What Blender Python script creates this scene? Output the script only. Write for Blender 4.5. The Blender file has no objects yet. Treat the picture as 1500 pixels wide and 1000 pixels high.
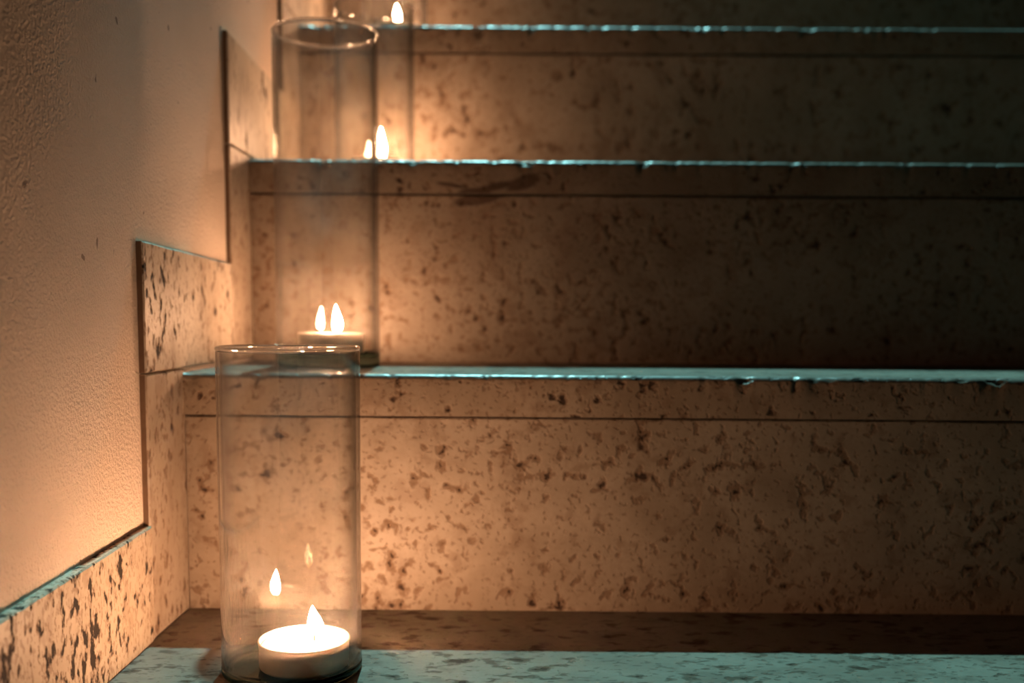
import bpy, bmesh, math, random
from mathutils import Vector, Matrix, noise

random.seed(7)
S = bpy.context.scene
COL = S.collection

# ----------------------------------------------------------------- dimensions (metres)
Z = [0.0, 0.17, 0.3454, 0.5177, 0.690]          # tread heights of the five steps
Y = [-0.205, 0.0, 0.1853, 0.3987, 0.600]        # riser faces of the five steps
YB = [0.0, 0.1853, 0.3987, 0.600, 1.60]         # where each tread ends at the back
SLAB = [0.0295, 0.0295, 0.0285, 0.0275, 0.0295]  # tread slab thickness
OV = 0.004                                      # nosing overhang
X1 = 1.2
GAP = 0.0012                                    # open joint under each nosing
PX = -0.0045                                    # plaster plane; baseboard face is x = 0

# ----------------------------------------------------------------- helpers
def link(o, parent=None):
    COL.objects.link(o)
    if parent is not None:
        o.parent = parent
    return o

def mesh_obj(name, bm, mats, parent=None, smooth=True, loc=None):
    me = bpy.data.meshes.new(name)
    bmesh.ops.recalc_face_normals(bm, faces=bm.faces)
    bm.to_mesh(me); bm.free()
    for m in (mats if isinstance(mats, (list, tuple)) else [mats]):
        me.materials.append(m)
    if smooth:
        for p in me.polygons:
            p.use_smooth = True
    o = bpy.data.objects.new(name, me)
    if loc is not None:
        o.location = loc
    return link(o, parent)

def tag(o, label, cat, group=None):
    o['label'] = label; o['category'] = cat
    if group: o['group'] = group
    return o

def thing(name, label, cat, loc, group=None):
    o = bpy.data.objects.new(name, None)
    o.empty_display_size = 0.02
    o.location = loc
    link(o)
    return tag(o, label, cat, group)

def lathe(bm, prof, n=96, close=False, mat=None):
    """revolve (r, z) points about z; r == 0 makes a pole"""
    rings = []
    for r, z in prof:
        if r < 1e-7:
            rings.append([bm.verts.new((0, 0, z))])
        else:
            rings.append([bm.verts.new((r*math.cos(2*math.pi*k/n), r*math.sin(2*math.pi*k/n), z)) for k in range(n)])
    pairs = list(zip(rings, rings[1:]))
    if close:
        pairs.append((rings[-1], rings[0]))
    for i, (a, b) in enumerate(pairs):
        for k in range(n):
            k2 = (k+1) % n
            if len(a) == 1 and len(b) == 1: continue
            if len(a) == 1: f = bm.faces.new((a[0], b[k], b[k2]))
            elif len(b) == 1: f = bm.faces.new((a[k], a[k2], b[0]))
            else: f = bm.faces.new((a[k], a[k2], b[k2], b[k]))
            if mat: f.material_index = mat(i)

def arc(cx, cz, r, a0, a1, n):
    return [(cx + r*math.cos(math.radians(a0+(a1-a0)*i/n)), cz + r*math.sin(math.radians(a0+(a1-a0)*i/n))) for i in range(n+1)]

# ----------------------------------------------------------------- materials
class N:
    def __init__(s, name):
        s.m = bpy.data.materials.new(name); s.m.use_nodes = True
        s.t = s.m.node_tree; s.t.nodes.clear()
    def add(s, typ, **kw):
        n = s.t.nodes.new(typ)
        for k, v in kw.items():
            if k.startswith('i_'):
                n.inputs[k[2:].replace('_', ' ')].default_value = v
            else: setattr(n, k, v)
        return n
    def l(s, a, b): s.t.links.new(a, b)
    def math(s, op, a, b=None, clamp=False):
        n = s.add('ShaderNodeMath', operation=op, use_clamp=clamp)
        for i, v in enumerate((a, b)):
            if v is None: continue
            if isinstance(v, (int, float)): n.inputs[i].default_value = v
            else: s.l(v, n.inputs[i])
        return n.outputs[0]
    def noise(s, vec, scale, detail=2, rough=0.5, dist=0.0):
        n = s.add('ShaderNodeTexNoise', i_Scale=scale, i_Detail=detail, i_Roughness=rough, i_Distortion=dist)
        s.l(vec, n.inputs['Vector']); return n.outputs['Fac']
    def ramp(s, v, lo, hi):
        n = s.add('ShaderNodeMapRange', interpolation_type='SMOOTHSTEP')
        n.inputs['From Min'].default_value = lo; n.inputs['From Max'].default_value = hi
        s.l(v, n.inputs['Value']); return n.outputs['Result']
    def mixc(s, f, a, b):
        n = s.add('ShaderNodeMix', data_type='RGBA')
        if isinstance(f, (int, float)): n.inputs[0].default_value = f
        else: s.l(f, n.inputs[0])
        for i, v in ((6, a), (7, b)):
            if isinstance(v, tuple): n.inputs[i].default_value = (*v, 1)
            else: s.l(v, n.inputs[i])
        return n.outputs[2]
    def out(s, sh): 
        o = s.add('ShaderNodeOutputMaterial'); s.l(sh, o.inputs['Surface']); return s.m

def travertine(name, stretch=(1, 1, 1), offset=(0, 0, 0), light=(.40, .325, .255), mid=(.30, .235, .175),
               pit=(.16, .088, .048), core=(.05, .028, .018), pit_scale=105, thr=.545, core_thr=.665,
               rough=.5, stain=(), spec=.4, coat=0.0, fine=.60, bump=.0014):
    m = N(name)
    tc = m.add('ShaderNodeTexCoord')
    mp = m.add('ShaderNodeMapping'); mp.inputs['Scale'].default_value = stretch; mp.inputs['Location'].default_value = offset
    m.l(tc.outputs['Object'], mp.inputs['Vector']); v = mp.outputs['Vector']
    cloud = m.ramp(m.noise(v, 14, 4, .6), .36, .66)
    grain = m.noise(v, 260, 3, .65)
    dens = m.noise(v, 17, 3, .6)                                   # where pits crowd together
    blot = m.noise(v, pit_scale, 3, .52, .15)
    both = m.math('ADD', blot, m.math('MULTIPLY', m.math('SUBTRACT', dens, .5), .40))
    p1 = m.ramp(both, thr, thr + .085)                              # brown pits
    p2 = m.ramp(both, core_thr, core_thr + .05)                    # deep dark cores
    p3 = m.ramp(m.noise(v, pit_scale*2.6, 2, .5), fine, fine + .06)   # pinholes
    base = m.mixc(cloud, light, mid)
    base = m.mixc(m.math('MULTIPLY', m.ramp(grain, .42, .68), .45), base, mid)
    big = m.ramp(m.noise(v, pit_scale*.42, 4, .62, .3), .53, .64)      # broad rusty blotches
    base = m.mixc(m.math('MULTIPLY', big, .6), base, tuple(a*.5+b*.5 for a, b in zip(mid, pit)))
    c = m.mixc(m.math('MULTIPLY', p3, .55), base, pit)
    c = m.mixc(m.math('MULTIPLY', p1, .65), c, pit)
    c = m.mixc(p2, c, core)
    if stain:                                                      # a dark smear on the nosing, blob and tail
        sx = m.add('ShaderNodeSeparateXYZ'); m.l(tc.outputs['Object'], sx.inputs[0])
        wob = m.math('MULTIPLY', m.math('SUBTRACT', m.noise(tc.outputs['Object'], 55, 3, .6), .5), 1.5)
        masks = []
        for cx, cz, rx, rz, sl in stain:
            dx = m.math('SUBTRACT', sx.outputs['X'], cx)
            dz = m.math('SUBTRACT', m.math('SUBTRACT', sx.outputs['Z'], cz), m.math('MULTIPLY', dx, sl))
            e = m.math('ADD', m.math('POWER', m.math('ABSOLUTE', m.math('DIVIDE', dx, rx)), 2.0), m.math('POWER', m.math('ABSOLUTE', m.math('DIVIDE', dz, rz)), 2.0))
            masks.append(m.math('SUBTRACT', 1.0, m.ramp(m.math('ADD', e, wob), .55, 1.3)))
        k = masks[0]
        for q in masks[1:]: k = m.math('MAXIMUM', k, q)
        c = m.mixc(m.math('MULTIPLY', k, .82), c, (.055, .028, .016))
    hgt = m.math('SUBTRACT', m.math('MULTIPLY', grain, .12), m.math('ADD', m.math('MULTIPLY', p1, .35), m.math('ADD', p2, m.math('MULTIPLY', p3, .3))))
    b = m.add('ShaderNodeBump'); b.inputs['Strength'].default_value = .75; b.inputs['Distance'].default_value = bump
    m.l(hgt, b.inputs['Height'])
    pr = m.add('ShaderNodeBsdfPrincipled'); m.l(c, pr.inputs['Base Color']); m.l(b.outputs[0], pr.inputs['Normal'])
    m.l(m.math('ADD', m.math('MULTIPLY', m.math('MAXIMUM', p1, p2), .35), rough), pr.inputs['Roughness'])
    pr.inputs['Specular IOR Level'].default_value = spec
    pr.inputs['Coat Weight'].default_value = coat; pr.inputs['Coat Roughness'].default_value = .25
    return m.out(pr.outputs[0])

def plaster():
    m = N('cream plaster')
    tc = m.add('ShaderNodeTexCoord'); v = tc.outputs['Object']
    c = m.mixc(m.ramp(m.noise(v, 7, 4, .6), .35, .68), (.84, .715, .615), (.79, .66, .56))
    c = m.mixc(m.math('MULTIPLY', m.ramp(m.noise(v, 90, 1, .5), .76, .80), .7), c, (.20, .12, .08))
    n1 = m.noise(v, 480, 3, .55); n2 = m.noise(v, 210, 2, .5); n3 = m.noise(v, 22, 2, .5)
    h = m.math('ADD', m.math('MULTIPLY', m.ramp(n1, .40, .64), .55), m.math('ADD', m.math('MULTIPLY', n2, .5), m.math('MULTIPLY', n3, 1.1)))
    b = m.add('ShaderNodeBump'); b.inputs['Strength'].default_value = 1.0; b.inputs['Distance'].default_value = .0015
    m.l(h, b.inputs['Height'])
    pr = m.add('ShaderNodeBsdfPrincipled'); m.l(c, pr.inputs['Base Color']); m.l(b.outputs[0], pr.inputs['Normal'])
    pr.inputs['Roughness'].default_value = .75; pr.inputs['Specular IOR Level'].default_value = .25
    return m.out(pr.outputs[0])

def glass_wall():
    """thin blown glass: clear straight-through with a Fresnel mirror, a dark grazing-angle tint painted in place of the dark edges refraction would give, a little soot haze"""
    m = N('clear thin glass')
    g = m.add('ShaderNodeNewGeometry')
    d = m.add('ShaderNodeVectorMath', operation='DOT_PRODUCT')
    m.l(g.outputs['Normal'], d.inputs[0]); m.l(g.outputs['Incoming'], d.inputs[1])
    c = m.math('ABSOLUTE', d.outputs['Value'])
    inv = m.math('SUBTRACT', 1.0, c, True)
    f = m.math('ADD', .055, m.math('MULTIPLY', m.math('POWER', inv, 5.0), .958), True)
    tint = m.mixc(m.math('POWER', inv, 3.0), (.97, .97, .96), (.05, .045, .04))
    tr = m.add('ShaderNodeBsdfTransparent'); m.l(tint, tr.inputs[0])
    gl = m.add('ShaderNodeBsdfGlossy'); gl.inputs['Roughness'].default_value = .015; gl.inputs['Color'].default_value = (1, 1, 1, 1)
    mx = m.add('ShaderNodeMixShader'); m.l(f, mx.inputs[0]); m.l(tr.outputs[0], mx.inputs[1]); m.l(gl.outputs[0], mx.inputs[2])
    hz = m.add('ShaderNodeBsdfTranslucent'); hz.inputs[0].default_value = (.75, .70, .66, 1)
    hd = m.add('ShaderNodeBsdfDiffuse'); hd.inputs[0].default_value = (.75, .70, .66, 1)
    ha = m.add('ShaderNodeMixShader'); ha.inputs[0].default_value = .5; m.l(hz.outputs[0], ha.inputs[1]); m.l(hd.outputs[0], ha.inputs[2])
    tc = m.add('ShaderNodeTexCoord')
    fac = m.math('MULTIPLY', m.ramp(m.noise(tc.outputs['Object'], 30, 4, .6), .3, .8), .045)
    m2 = m.add('ShaderNodeMixShader'); m.l(fac, m2.inputs[0]); m.l(mx.outputs[0], m2.inputs[1]); m.l(ha.outputs[0], m2.inputs[2])
    return m.out(m2.outputs[0])

def glass_rim():
    m = N('fire polished glass rim')
    g = m.add('ShaderNodeBsdfGlass'); g.inputs['IOR'].default_value = 1.5; g.inputs['Roughness'].default_value = .01
    gl = m.add('ShaderNodeBsdfGlossy'); gl.inputs['Roughness'].default_value = .03
    tr = m.add('ShaderNodeBsdfTransparent')
    m1 = m.add('ShaderNodeMixShader'); m1.inputs[0].default_value = .07
    m.l(tr.outputs[0], m1.inputs[1]); m.l(gl.outputs[0], m1.inputs[2])
    mx = m.add('ShaderNodeMixShader'); mx.inputs[0].default_value = .65
    m.l(m1.outputs[0], mx.inputs[1]); m.l(g.outputs[0], mx.inputs[2])
    return m.out(mx.outputs[0])

def glass_solid():
    m = N('thick clear glass')
    g = m.add('ShaderNodeBsdfGlass'); g.inputs['IOR'].default_value = 1.5; g.inputs['Color'].default_value = (.50, .60, .57, 1); g.inputs['Roughness'].default_value = .01
    return m.out(g.outputs[0])

def simple(name, col, rough=.5, metal=0.0, sss=0.0, spec=.5):
    m = N(name); pr = m.add('ShaderNodeBsdfPrincipled')
    tc = m.add('ShaderNodeTexCoord'); n = m.noise(tc.outputs['Object'], 180, 2, .5)
    dark = tuple(x*.9 for x in col)
    m.l(m.mixc(m.ramp(n, .3, .7), col, dark), pr.inputs['Base Color'])
    pr.inputs['Roughness'].default_value = rough; pr.inputs['Metallic'].default_value = metal
    pr.inputs['Specular IOR Level'].default_value = spec
    if sss:
        pr.inputs['Subsurface Weight'].default_value = sss
        pr.inputs['Subsurface Radius'].default_value = (1, .6, .35); pr.inputs['Subsurface Scale'].default_value = .006
    return m.out(pr.outputs[0])

def flame_mat(name, FLAME_STRENGTH):
    m = N(name)
    tc = m.add('ShaderNodeTexCoord'); sx = m.add('ShaderNodeSeparateXYZ'); m.l(tc.outputs['Object'], sx.inputs[0])
    h = m.ramp(sx.outputs['Z'], 0.0, .006)                         # bluish, weaker foot of a flame
    c = m.mixc(h, (1, .45, .20), (1, .53, .29))
    e = m.add('ShaderNodeEmission'); m.l(c, e.inputs['Color'])
    m.l(m.math('MULTIPLY', m.math('ADD', m.math('MULTIPLY', h, .75), .25), FLAME_STRENGTH), e.inputs['Strength'])
    return m.out(e.outputs[0])

M_RISER = travertine('travertine riser', offset=(3.1, .4, 1.7), stretch=(1, 1, .85))
M_RISERS = [M_RISER,
            travertine('travertine riser freckled', offset=(0.3, .0, 2.2)),
            travertine('travertine riser grainy', offset=(6.2, 1.4, .2), pit_scale=120, light=(.31, .25, .195), mid=(.235, .182, .135), stain=((.197, -.0335, .020, .0050, .12), (.214, -.0300, .012, .0022, .1))),
            travertine('travertine riser blotched', offset=(9.3, 3.0, 4.4), pit_scale=85, stretch=(1, 1, .8)),
            travertine('travertine riser pale', offset=(5.3, 7.0, 1.4))]
def tread_mat(i, **k):
    return travertine('travertine tread %s' % ['open', 'chipped', 'smeared', 'polished', 'landing'][i],
                      stretch=(.55, 1, 1), offset=(2.2*i, .7*i, i), light=(.195, .163, .13), mid=(.145, .115, .088), pit=(.06, .035, .022), thr=.55, rough=.55, coat=.0, spec=.2, bump=.0028, **k)
M_ARRIS = travertine('worn polished arris', stretch=(.55, 1, 1), offset=(2.2, 5.7, 3), light=(.21, .18, .15), mid=(.15, .12, .095), pit=(.085, .048, .03), thr=.60, rough=.40, coat=.45)
M_TREADS = [tread_mat(0), tread_mat(1), tread_mat(2), tread_mat(3), tread_mat(4)]
def nose_mat(i, k):
    st = ((.238, -.0190, .015, .0062, .30), (.215, -.0225, .018, .0034, .22), (.196, -.0275, .016, .0040, .10), (.176, -.0215, .014, .0020, -.15)) if i == 2 else ()
    return travertine('sawn travertine nosing %s' % ['open', 'chipped', 'smeared', 'polished', 'landing'][i], offset=(1.2*i+4, .7*i, i), light=tuple(k*q for q in (.43, .345, .265)), mid=tuple(k*q for q in (.33, .25, .18)), pit_scale=130, thr=.58, stain=st)
M_NOSES = [nose_mat(i, k) for i, k in enumerate((.85, .85, .62, .8, .8))]
M_SKIRTS = [travertine('travertine baseboard', stretch=(1, 1, .55), offset=(1.3, 2.2, .3), light=(.50, .43, .345), mid=(.40, .33, .255), pit=(.20, .115, .065), core=(.025, .017, .012), pit_scale=170, thr=.545, core_thr=.60, fine=.555),
            travertine('travertine baseboard speckled', stretch=(1, 1, .55), offset=(4.3, 5.2, 2.3), light=(.56, .49, .405), mid=(.43, .36, .285), pit=(.20, .115, .065), core=(.025, .017, .012), pit_scale=150, thr=.55, core_thr=.64, fine=.58),
            travertine('travertine baseboard upper', stretch=(1, 1, .5), offset=(8.3, 1.2, 5.3), light=(.60, .53, .44), mid=(.50, .42, .33), pit_scale=70, thr=.585, core_thr=.65)]
M_UPRIGHTS = [travertine('travertine upright %s' % n, stretch=(1, 1, .6), offset=o, light=(.42, .35, .28), mid=(.33, .265, .205), pit_scale=120, thr=.57, core_thr=.68) for n, o in (('plain', (1.9, 7.3, 2.2)), ('spotted', (6.6, 3.1, 8.3)))]
M_EDGE = simple('dark cut stone edge', (.20, .125, .08), .9)  # darker brown for the baseboard ends facing down the stair
M_PLASTER = plaster()
M_GLASS = glass_wall()
M_BASE = glass_solid()
M_RIM = glass_rim()
def cup_mat():
    m = N('thin pale metal cup')
    pr = m.add('ShaderNodeBsdfPrincipled'); pr.inputs['Base Color'].default_value = (.72, .69, .65, 1)
    pr.inputs['Metallic'].default_value = .55; pr.inputs['Roughness'].default_value = .38
    tl = m.add('ShaderNodeBsdfTranslucent'); tl.inputs[0].default_value = (.8, .7, .6, 1)
    mx = m.add('ShaderNodeMixShader'); mx.inputs[0].default_value = .24
    m.l(pr.outputs[0], mx.inputs[1]); m.l(tl.outputs[0], mx.inputs[2])
    return m.out(mx.outputs[0])
M_CUP = cup_mat()
def wax_mat():
    m = N('white wax')
    pr = m.add('ShaderNodeBsdfPrincipled'); pr.inputs['Base Color'].default_value = (.94, .89, .80, 1); pr.inputs['Roughness'].default_value = .3
    tl = m.add('ShaderNodeBsdfTranslucent'); tl.inputs[0].default_value = (.95, .75, .5, 1)
    mx = m.add('ShaderNodeMixShader'); mx.inputs[0].default_value = .2
    m.l(pr.outputs[0], mx.inputs[1]); m.l(tl.outputs[0], mx.inputs[2])
    return m.out(mx.outputs[0])
M_WAX = wax_mat()
M_WICK = simple('charred wick', (.02, .015, .012), .9)
M_FLAMES = [flame_mat('candle flame tall', 1500), flame_mat('candle flame', 720), flame_mat('candle flame dim', 640), flame_mat('candle flame far', 520)]
M_FLOOR = travertine('dark stone floor', stretch=(.6, 1, 1), offset=(14, 2, 3), rough=.5, light=(.07, .06, .05), mid=(.05, .042, .035), pit=(.03, .025, .02), core=(.015, .012, .01))  # unseen floor, coloured dark to cut the teal bounce onto risers and wall

# ----------------------------------------------------------------- the stairs
def xs_list():
    xs = [0.0]; 
    while xs[-1] < X1 - 1e-6:
        xs.append(min(X1, xs[-1] + (.0022 if xs[-1] < .8 else .02)))
    return xs
XS = xs_list()

def tread_mesh(i):
    """slab with a worn, chipped rounded nosing; local origin at (0, Y[i], Z[i])"""
    t = SLAB[i]; r = .0043
    d = YB[i] - Y[i] + (.018 if i < 4 else 0)
    prof = [(d, -t), (-OV, -t), (-OV, -t*.75), (-OV, -t*.5), (-OV, -t*.32)]
    prof += [(-OV + r - r*math.cos(a), -r + r*math.sin(a)) for a in [math.radians(90*k/7) for k in range(8)]]
    prof += [(-OV + r + q, 0) for q in (.002, .0045, .008, .014, .03)] + [(d, 0)]
    bm = bmesh.new(); rows = []
    for x in XS:
        w = noise.fractal(Vector((x*9, i*5.3, 0)), 1.0, 2.0, 3)*.0006
        c1 = max(0, noise.noise(Vector((x*70, i*7.7, 3.3))) - .22)*.0150
        c2 = max(0, noise.noise(Vector((x*190, i*3.1, 9.0))) - .15)*.0075
        env = .5 + .9*max(0, noise.noise(Vector((x*11, i*2.0, 6.0))) + .25)
        row = []
        for k, (y, z) in enumerate(prof):
            yy, zz = y, z
            if 1 <= k <= 4: yy += w
            if 2 <= k <= 13:
                e = math.exp(-(((y+OV)/.006)**2 + ((z+.003)/.006)**2))   # strongest round the arris
                n3 = .6 + .8*noise.noise(Vector((x*160, y*300, z*300 + i)))
                c = (c1 + c2)*env*e*max(0, n3)
                yy += c*.75 + w; zz -= c*.75
            row.append(bm.verts.new((x, yy, zz)))
        rows.append(row)
    n = len(prof)
    for a, b in zip(rows, rows[1:]):
        for k in range(n):
            fc = bm.faces.new((a[k], a[(k+1) % n], b[(k+1) % n], b[k]))
            if 1 <= k <= 5: fc.material_index = 1
            elif 6 <= k <= 13: fc.material_index = 2
    bm.faces.new(rows[0]); bm.faces.new(rows[-1][::-1])
    return bm

def riser_mesh(i):
    """upright slab set just under the nosing, its arrises slightly eased"""
    z0 = (-.17 if i == 0 else Z[i-1]) - Z[i]; z1 = -SLAB[i] - GAP
    e = .0011
    prof = [(.018, z0), (0, z0), (0, z1-e), (e*.4, z1-e*.3), (e, z1), (.018, z1)]
    bm = bmesh.new(); rows = []
    for x in XS[::4] + ([XS[-1]] if XS[-1] not in XS[::4] else []):
        w = noise.fractal(Vector((x*14, i*9.3, 4)), 1.0, 2.0, 3)*.0004
        rows.append([bm.verts.new((x, y, z + (w if z > z0+.001 else 0))) for y, z in prof])
    n = len(prof)
    for a, b in zip(rows, rows[1:]):
        for k in range(n): bm.faces.new((a[k], a[(k+1) % n], b[(k+1) % n], b[k]))
    bm.faces.new(rows[0]); bm.faces.new(rows[-1][::-1])
    return bm

STEP_LABELS = ['lowest travertine step, teal lit tread under the front glass with the large tealight',
               'travertine step whose riser stands behind the front glass, edge chipped and teal lit',
               'travertine step with a dark smear on its nosing, behind the tall middle glass',
               'travertine step with brown blotched riser behind the second flame row, holding the topmost flame',
               'uppermost travertine step, only a strip of its riser at the top of the photo']
for i in range(5):
    t = thing('stone_step', STEP_LABELS[i], 'step', (0, Y[i], Z[i]), 'travertine steps of the stair')
    tr = mesh_obj('tread', tread_mesh(i), [M_TREADS[i], M_NOSES[i], M_ARRIS], t, smooth=False)
    tr.data.polygons.foreach_set('use_smooth', [True]*len(tr.data.polygons))
    md = tr.modifiers.new('edges', 'EDGE_SPLIT'); md.split_angle = math.radians(50)
    mesh_obj('riser', riser_mesh(i), M_RISERS[i], t, smooth=False)

# floor at the foot of the stair
bm = bmesh.new(); bmesh.ops.create_cube(bm, size=1)
for v in bm.verts: v.co = Vector(((v.co.x+.5)*X1, (v.co.y-.5)*2.3 + Y[0], -.17 + (v.co.z-.5)*.04))
o = mesh_obj('floor', bm, M_FLOOR, smooth=False); o['kind'] = 'structure'

# plaster wall on the left
bm = bmesh.new(); bmesh.ops.create_cube(bm, size=1)
for v in bm.verts: v.co = Vector((PX + (v.co.x-.5)*.15, -2.5 + (v.co.y+.5)*4.6, -.21 + (v.co.z+.5)*2.3))
o = mesh_obj('wall_left', bm, M_PLASTER, smooth=False); o['kind'] = 'structure'

# stepped stone baseboard along the wall, slab by slab
def skirt_piece(name, pts, mat, parent, cut_front=True, proud=0.0):
    """pts: (y, z) outline; face at x = 0, back at the plaster"""
    bm = bmesh.new()
    out = []
    for (a, b) in zip(pts, pts[1:] + pts[:1]):
        L = math.hypot(b[0]-a[0], b[1]-a[1]); n = max(1, int(L/.006))
        for k in range(n):
            y = a[0]+(b[0]-a[0])*k/n; z = a[1]+(b[1]-a[1])*k/n
            if k: 
                j = noise.noise(Vector((y*150, z*150, len(name))))*.0005
                if abs(b[0]-a[0]) > abs(b[1]-a[1]): z += j
                else: y += j
            out.append((y, z))
    e = .0010
    cy = sum(p[0] for p in pts)/len(pts); cz = sum(p[1] for p in pts)/len(pts)
    y0, y1 = min(p[0] for p in pts), max(p[0] for p in pts); z0, z1 = min(p[1] for p in pts), max(p[1] for p in pts)
    def inset(p):
        return (p[0] + e*(1 if p[0] < y0+.002 else -1 if p[0] > y1-.002 else 0), p[1] + e*(1 if p[1] < z0+.002 else -1 if p[1] > z1-.006 else 0))
    back = [bm.verts.new((PX-.001, y, z)) for y, z in out]
    edge = [bm.verts.new((proud-e, y, z)) for y, z in out]
    face = [bm.verts.new((proud, *inset(p))) for p in out]
    n = len(out)
    for k in range(n):
        k2 = (k+1) % n
        f1 = bm.faces.new((back[k], back[k2], edge[k2], edge[k])); f2 = bm.faces.new((edge[k], edge[k2], face[k2], face[k]))
        if cut_front and max(out[k][0], out[k2][0]) < y0+.002:
            f1.material_index = 1
    bm.faces.new(face); bm.faces.new(back[::-1])
    return mesh_obj(name, bm, [mat, M_EDGE], parent, smooth=False)

bb = bpy.data.objects.new('baseboard_left', None); link(bb); bb['kind'] = 'structure'
J = .0035                                       # the upright slabs stop just above the tread level
s2, s3, s4 = .0727, .0602, .0800
g = .0009
flat = [(-.285, -s2-g, 0, .0712, .0757), (-s2, Y[2]-s3-g, Z[1], .0862, .0822), (Y[2]-s3, Y[3]-s4-g, Z[2], .0925, .085), (Y[3]-s4, Y[4]-.075-g, Z[3], .090, .090)]
for k, (ya, yb, z, ha, hb) in enumerate(flat):
    yc = [Y[1], Y[2], Y[3], Y[4]][k]
    zb = z + (J if k else 0)
    # the long slab over a tread: it runs from over the upright below it to the next upright
    skirt_piece('baseboard_slab', [(ya, zb), (yb, zb), (yb, z+hb), (ya, z+ha)], M_SKIRTS[min(k, 2)], bb, proud=.0016 if k == 0 else 0)
for k, (ya, yc, zb, zt) in enumerate([(-s2, Y[1], Z[0], Z[1]), (Y[2]-s3, Y[2], Z[1]+J, Z[2]), (Y[3]-s4, Y[3], Z[2]+J, Z[3]), (Y[4]-.075, Y[4], Z[3]+J, Z[4])]):
    # the upright slab beside a riser
    skirt_piece('baseboard_upright', [(ya, zb), (yc, zb), (yc, zt+J-g), (ya, zt+J-g)], M_UPRIGHTS[k % 2], bb)
# floor level run in front of the stair
skirt_piece('baseboard_upright', [(-.285, -.17), (Y[0], -.17), (Y[0], -g), (-.285, -g)], M_SKIRTS[0], bb)
skirt_piece('baseboard_slab', [(-2.4, -.17), (-.286, -.17), (-.286, -.09), (-2.4, -.09)], M_SKIRTS[0], bb)

# ----------------------------------------------------------------- glasses and tealights
def make_glass(label, loc, r, H, bt):
    t = thing('glass_candle_holder', label, 'candle holder', loc, 'clear glass cylinders on the steps')
    w = .0024
    bm = bmesh.new()                                                # cylinder wall with a rolled rim
    top = H - .0030
    prof = [(r, bt), (r, bt+.0006), (r-.0002, H*.35), (r, H*.7), (r, top-.0004), (r, top), (r-w, top), (r-w, top-.0004), (r-w, H*.7), (r-w-.0002, H*.35), (r-w, bt+.0006), (r-w, bt)]
    lathe(bm, prof, 128)
    mesh_obj('glass_wall', bm, M_GLASS, t)
    bm = bmesh.new()                                                # fire polished bead round the mouth
    q = .0015
    lathe(bm, [(r - w*.5 + q*math.cos(math.radians(a)), H - q + q*math.sin(math.radians(a))) for a in range(0, 360, 24)], 128, close=True)
    mesh_obj('rim', bm, M_RIM, t)
    bm = bmesh.new()                                                # thick solid foot
    e = .0028
    prof = [(0, .0008), (r*.80, .0008), (r*.86, 0)] + arc(r-e, e, e, -90, 0, 6) + [(r, bt*.6), (r, bt+.0002), (r-w, bt+.0002)] + arc(r-w-.002, bt+.0002, .002, 0, -60, 4)[1:] + [(r*.55, bt-.0013), (0, bt-.0012)]
    lathe(bm, prof, 128)
    mesh_obj('glass_foot', bm, M_BASE, t)
    return t

def make_tealight(label, loc, wick, lean, fm, r=.0263, hc=.0165, wl=.0135, fh=.019, fr=.0042):
    t = thing('tealight_candle', label, 'candle', loc, 'burning tealights in the glasses')
    bm = bmesh.new(); th = .0005                                    # pressed metal cup with a rolled lip
    prof = [(0, .0006), (r*.55, .0006), (r*.62, 0), (r-.0022, 0)] + arc(r-.0022, .0022, .0020, -90, 0, 5) + [(r-.0002, hc*.55), (r, hc-.0011)] \
         + arc(r-.0002, hc-.0006, .0006, -30, 200, 6) + [(r-th-.0006, hc-.0014), (r-th-.0008, .0012), (0, .0012)]
    lathe(bm, prof, 96); mesh_obj('cup', bm, M_CUP, t)
    bm = bmesh.new(); rw = r - th - .0010                           # molten wax: meniscus at the rim, dip in the middle
    prof = [(rw, wl-.0029), (rw, wl+.0006), (rw-.0012, wl), (rw*.7, wl-.0003), (rw*.3, wl-.0004), (0, wl-.0004)]
    lathe(bm, prof, 96); mesh_obj('wax', bm, M_WAX, t)
    wx, wy = wick
    bm = bmesh.new(); prev = None; n = 10; path = []                # bent wick
    for k in range(8):
        s = k/7
        path.append(Vector((wx + lean*.0025*s*s, wy, wl-.0015 + .0085*s)))
    for k, p in enumerate(path):
        rr = .0008*(1-.35*k/7)
        ring = [bm.verts.new(p + Vector((rr*math.cos(2*math.pi*q/n), rr*math.sin(2*math.pi*q/n), 0))) for q in range(n)]
        if prev:
            for q in range(n): bm.faces.new((prev[q], prev[(q+1) % n], ring[(q+1) % n], ring[q]))
        else: bm.faces.new(ring[::-1])
        prev = ring
    bm.faces.new(prev); mesh_obj('wick', bm, M_WICK, t)
    bm = bmesh.new(); prof = []                                     # teardrop flame
    for k in range(17):
        s = k/16
        rad = fr*(math.sin(math.pi*min(1, s**.62))**.85)*(1 - .25*s) if 0 < s < 1 else 0
        prof.append((rad, fh*s))
    lathe(bm, prof, 24)
    for v in bm.verts:
        s = v.co.z/fh
        v.co.x += lean*.006*s*s + .0006*math.sin(s*5)
    mesh_obj('flame', bm, fm, t, loc=(wx + lean*.001, wy, wl + .0035))
    return t

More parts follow.
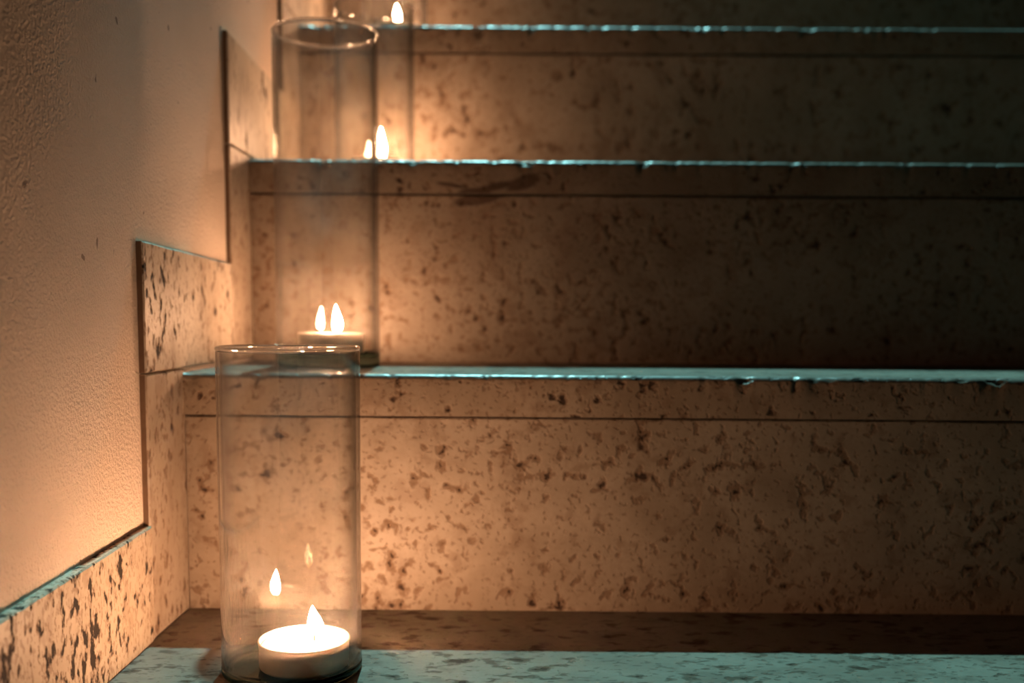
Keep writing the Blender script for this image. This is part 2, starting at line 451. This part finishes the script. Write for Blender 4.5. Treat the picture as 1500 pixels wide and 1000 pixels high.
G = [  # x, y, step, radius, height, foot | tealight dx, dy | wick dx, dy, lean
    (.1015, -.1225, 0, .0411, .1930, .0060, (.0085, -.0070), (.0050, .0055), -.05),
    (.0812, .1100, 1, .0415, .2630, .0110, (.0030, -.0020), (.0045, .0), .0),
    (.0895, .3280, 2, .0400, .1720, .0060, (.0020, .0), (.0050, .0), .0),
    (.0890, .4950, 3, .0390, .2000, .0110, (.0, .0), (.0035, .0), .1)]
GL = ['short clear glass cylinder at the front on the lowest step, tealight fully visible',
      'tallest clear glass cylinder, second from the front, its rim near the top of the photo',
      'clear glass cylinder third from the front, partly hidden behind the tallest glass',
      'farthest clear glass cylinder, cut off by the top edge of the photo']
TL = ['large white tealight in metal cup burning in the front glass on the lowest step',
      'tealight seen edge on in the tallest glass, just above the front glass rim',
      'tealight in the third glass, only its flame showing above the step edge',
      'farthest tealight, its small flame at the very top beside the third glass rim']
for k, (x, y, st, r, H, bt, td, wk, ln) in enumerate(G):
    make_glass(GL[k], (x, y, Z[st]), r, H, bt)
    make_tealight(TL[k], (x+td[0], y+td[1], Z[st]+bt-.0012), wk, ln, M_FLAMES[k], fh=(.0175, .022, .032, .024)[k], fr=(.0050, .0042, .0042, .0042)[k])

# ----------------------------------------------------------------- light
w = bpy.data.worlds.new('night'); S.world = w; w.use_nodes = True
bg = w.node_tree.nodes['Background']; bg.inputs[0].default_value = (.55, .62, .60, 1); bg.inputs[1].default_value = .0007

ld = bpy.data.lights.new('stairhead_lamp', 'SPOT'); ld.shadow_soft_size = .035
ld.spot_size = math.radians(14.5); ld.spot_blend = .3
ld.energy = 1350; ld.color = (.36, .92, .93)
lo = bpy.data.objects.new('stairhead_lamp', ld); link(lo)
dirv = Vector((.04, .42, .87)).normalized()
lo.location = Vector((-.175, 0, 0)) + dirv*5
lo.rotation_euler = (lo.location - Vector((.42, .14, .1))).to_track_quat('Z', 'Y').to_euler()

# ----------------------------------------------------------------- camera
f = 1473.93; cy = 603.64
pt, yw, rl = (math.radians(a) for a in (5.4785, .259, .4045))
fwd = Vector((-math.sin(yw)*math.cos(pt), math.cos(yw)*math.cos(pt), -math.sin(pt)))
r0 = Vector((math.cos(yw), math.sin(yw), 0)); u0 = r0.cross(fwd)
rt = r0*math.cos(rl) + u0*math.sin(rl); up = -r0*math.sin(rl) + u0*math.cos(rl)
cd = bpy.data.cameras.new('camera'); cam = bpy.data.objects.new('camera', cd); link(cam)
mw = Matrix((( rt.x, up.x, -fwd.x, .2344), (rt.y, up.y, -fwd.y, -.7074), (rt.z, up.z, -fwd.z, .2113), (0, 0, 0, 1)))
cam.matrix_world = mw
cd.sensor_width = 36; cd.sensor_fit = 'HORIZONTAL'; cd.lens = f/1500*36
cd.shift_y = (cy-500)/1500
cd.clip_start = .01
cd.dof.use_dof = True; cd.dof.focus_distance = .57; cd.dof.aperture_fstop = 5.0
S.camera = cam

S.view_settings.view_transform = 'Standard'; S.view_settings.look = 'None'
S.view_settings.exposure = 0; S.view_settings.gamma = 1
S.view_settings.use_curve_mapping = False
S.cycles.use_denoising = True
S.cycles.max_bounces = 14; S.cycles.transparent_max_bounces = 24; S.cycles.transmission_bounces = 10; S.cycles.glossy_bounces = 6
S.cycles.sample_clamp_indirect = 60.0
S.cycles.caustics_reflective = False; S.cycles.caustics_refractive = False
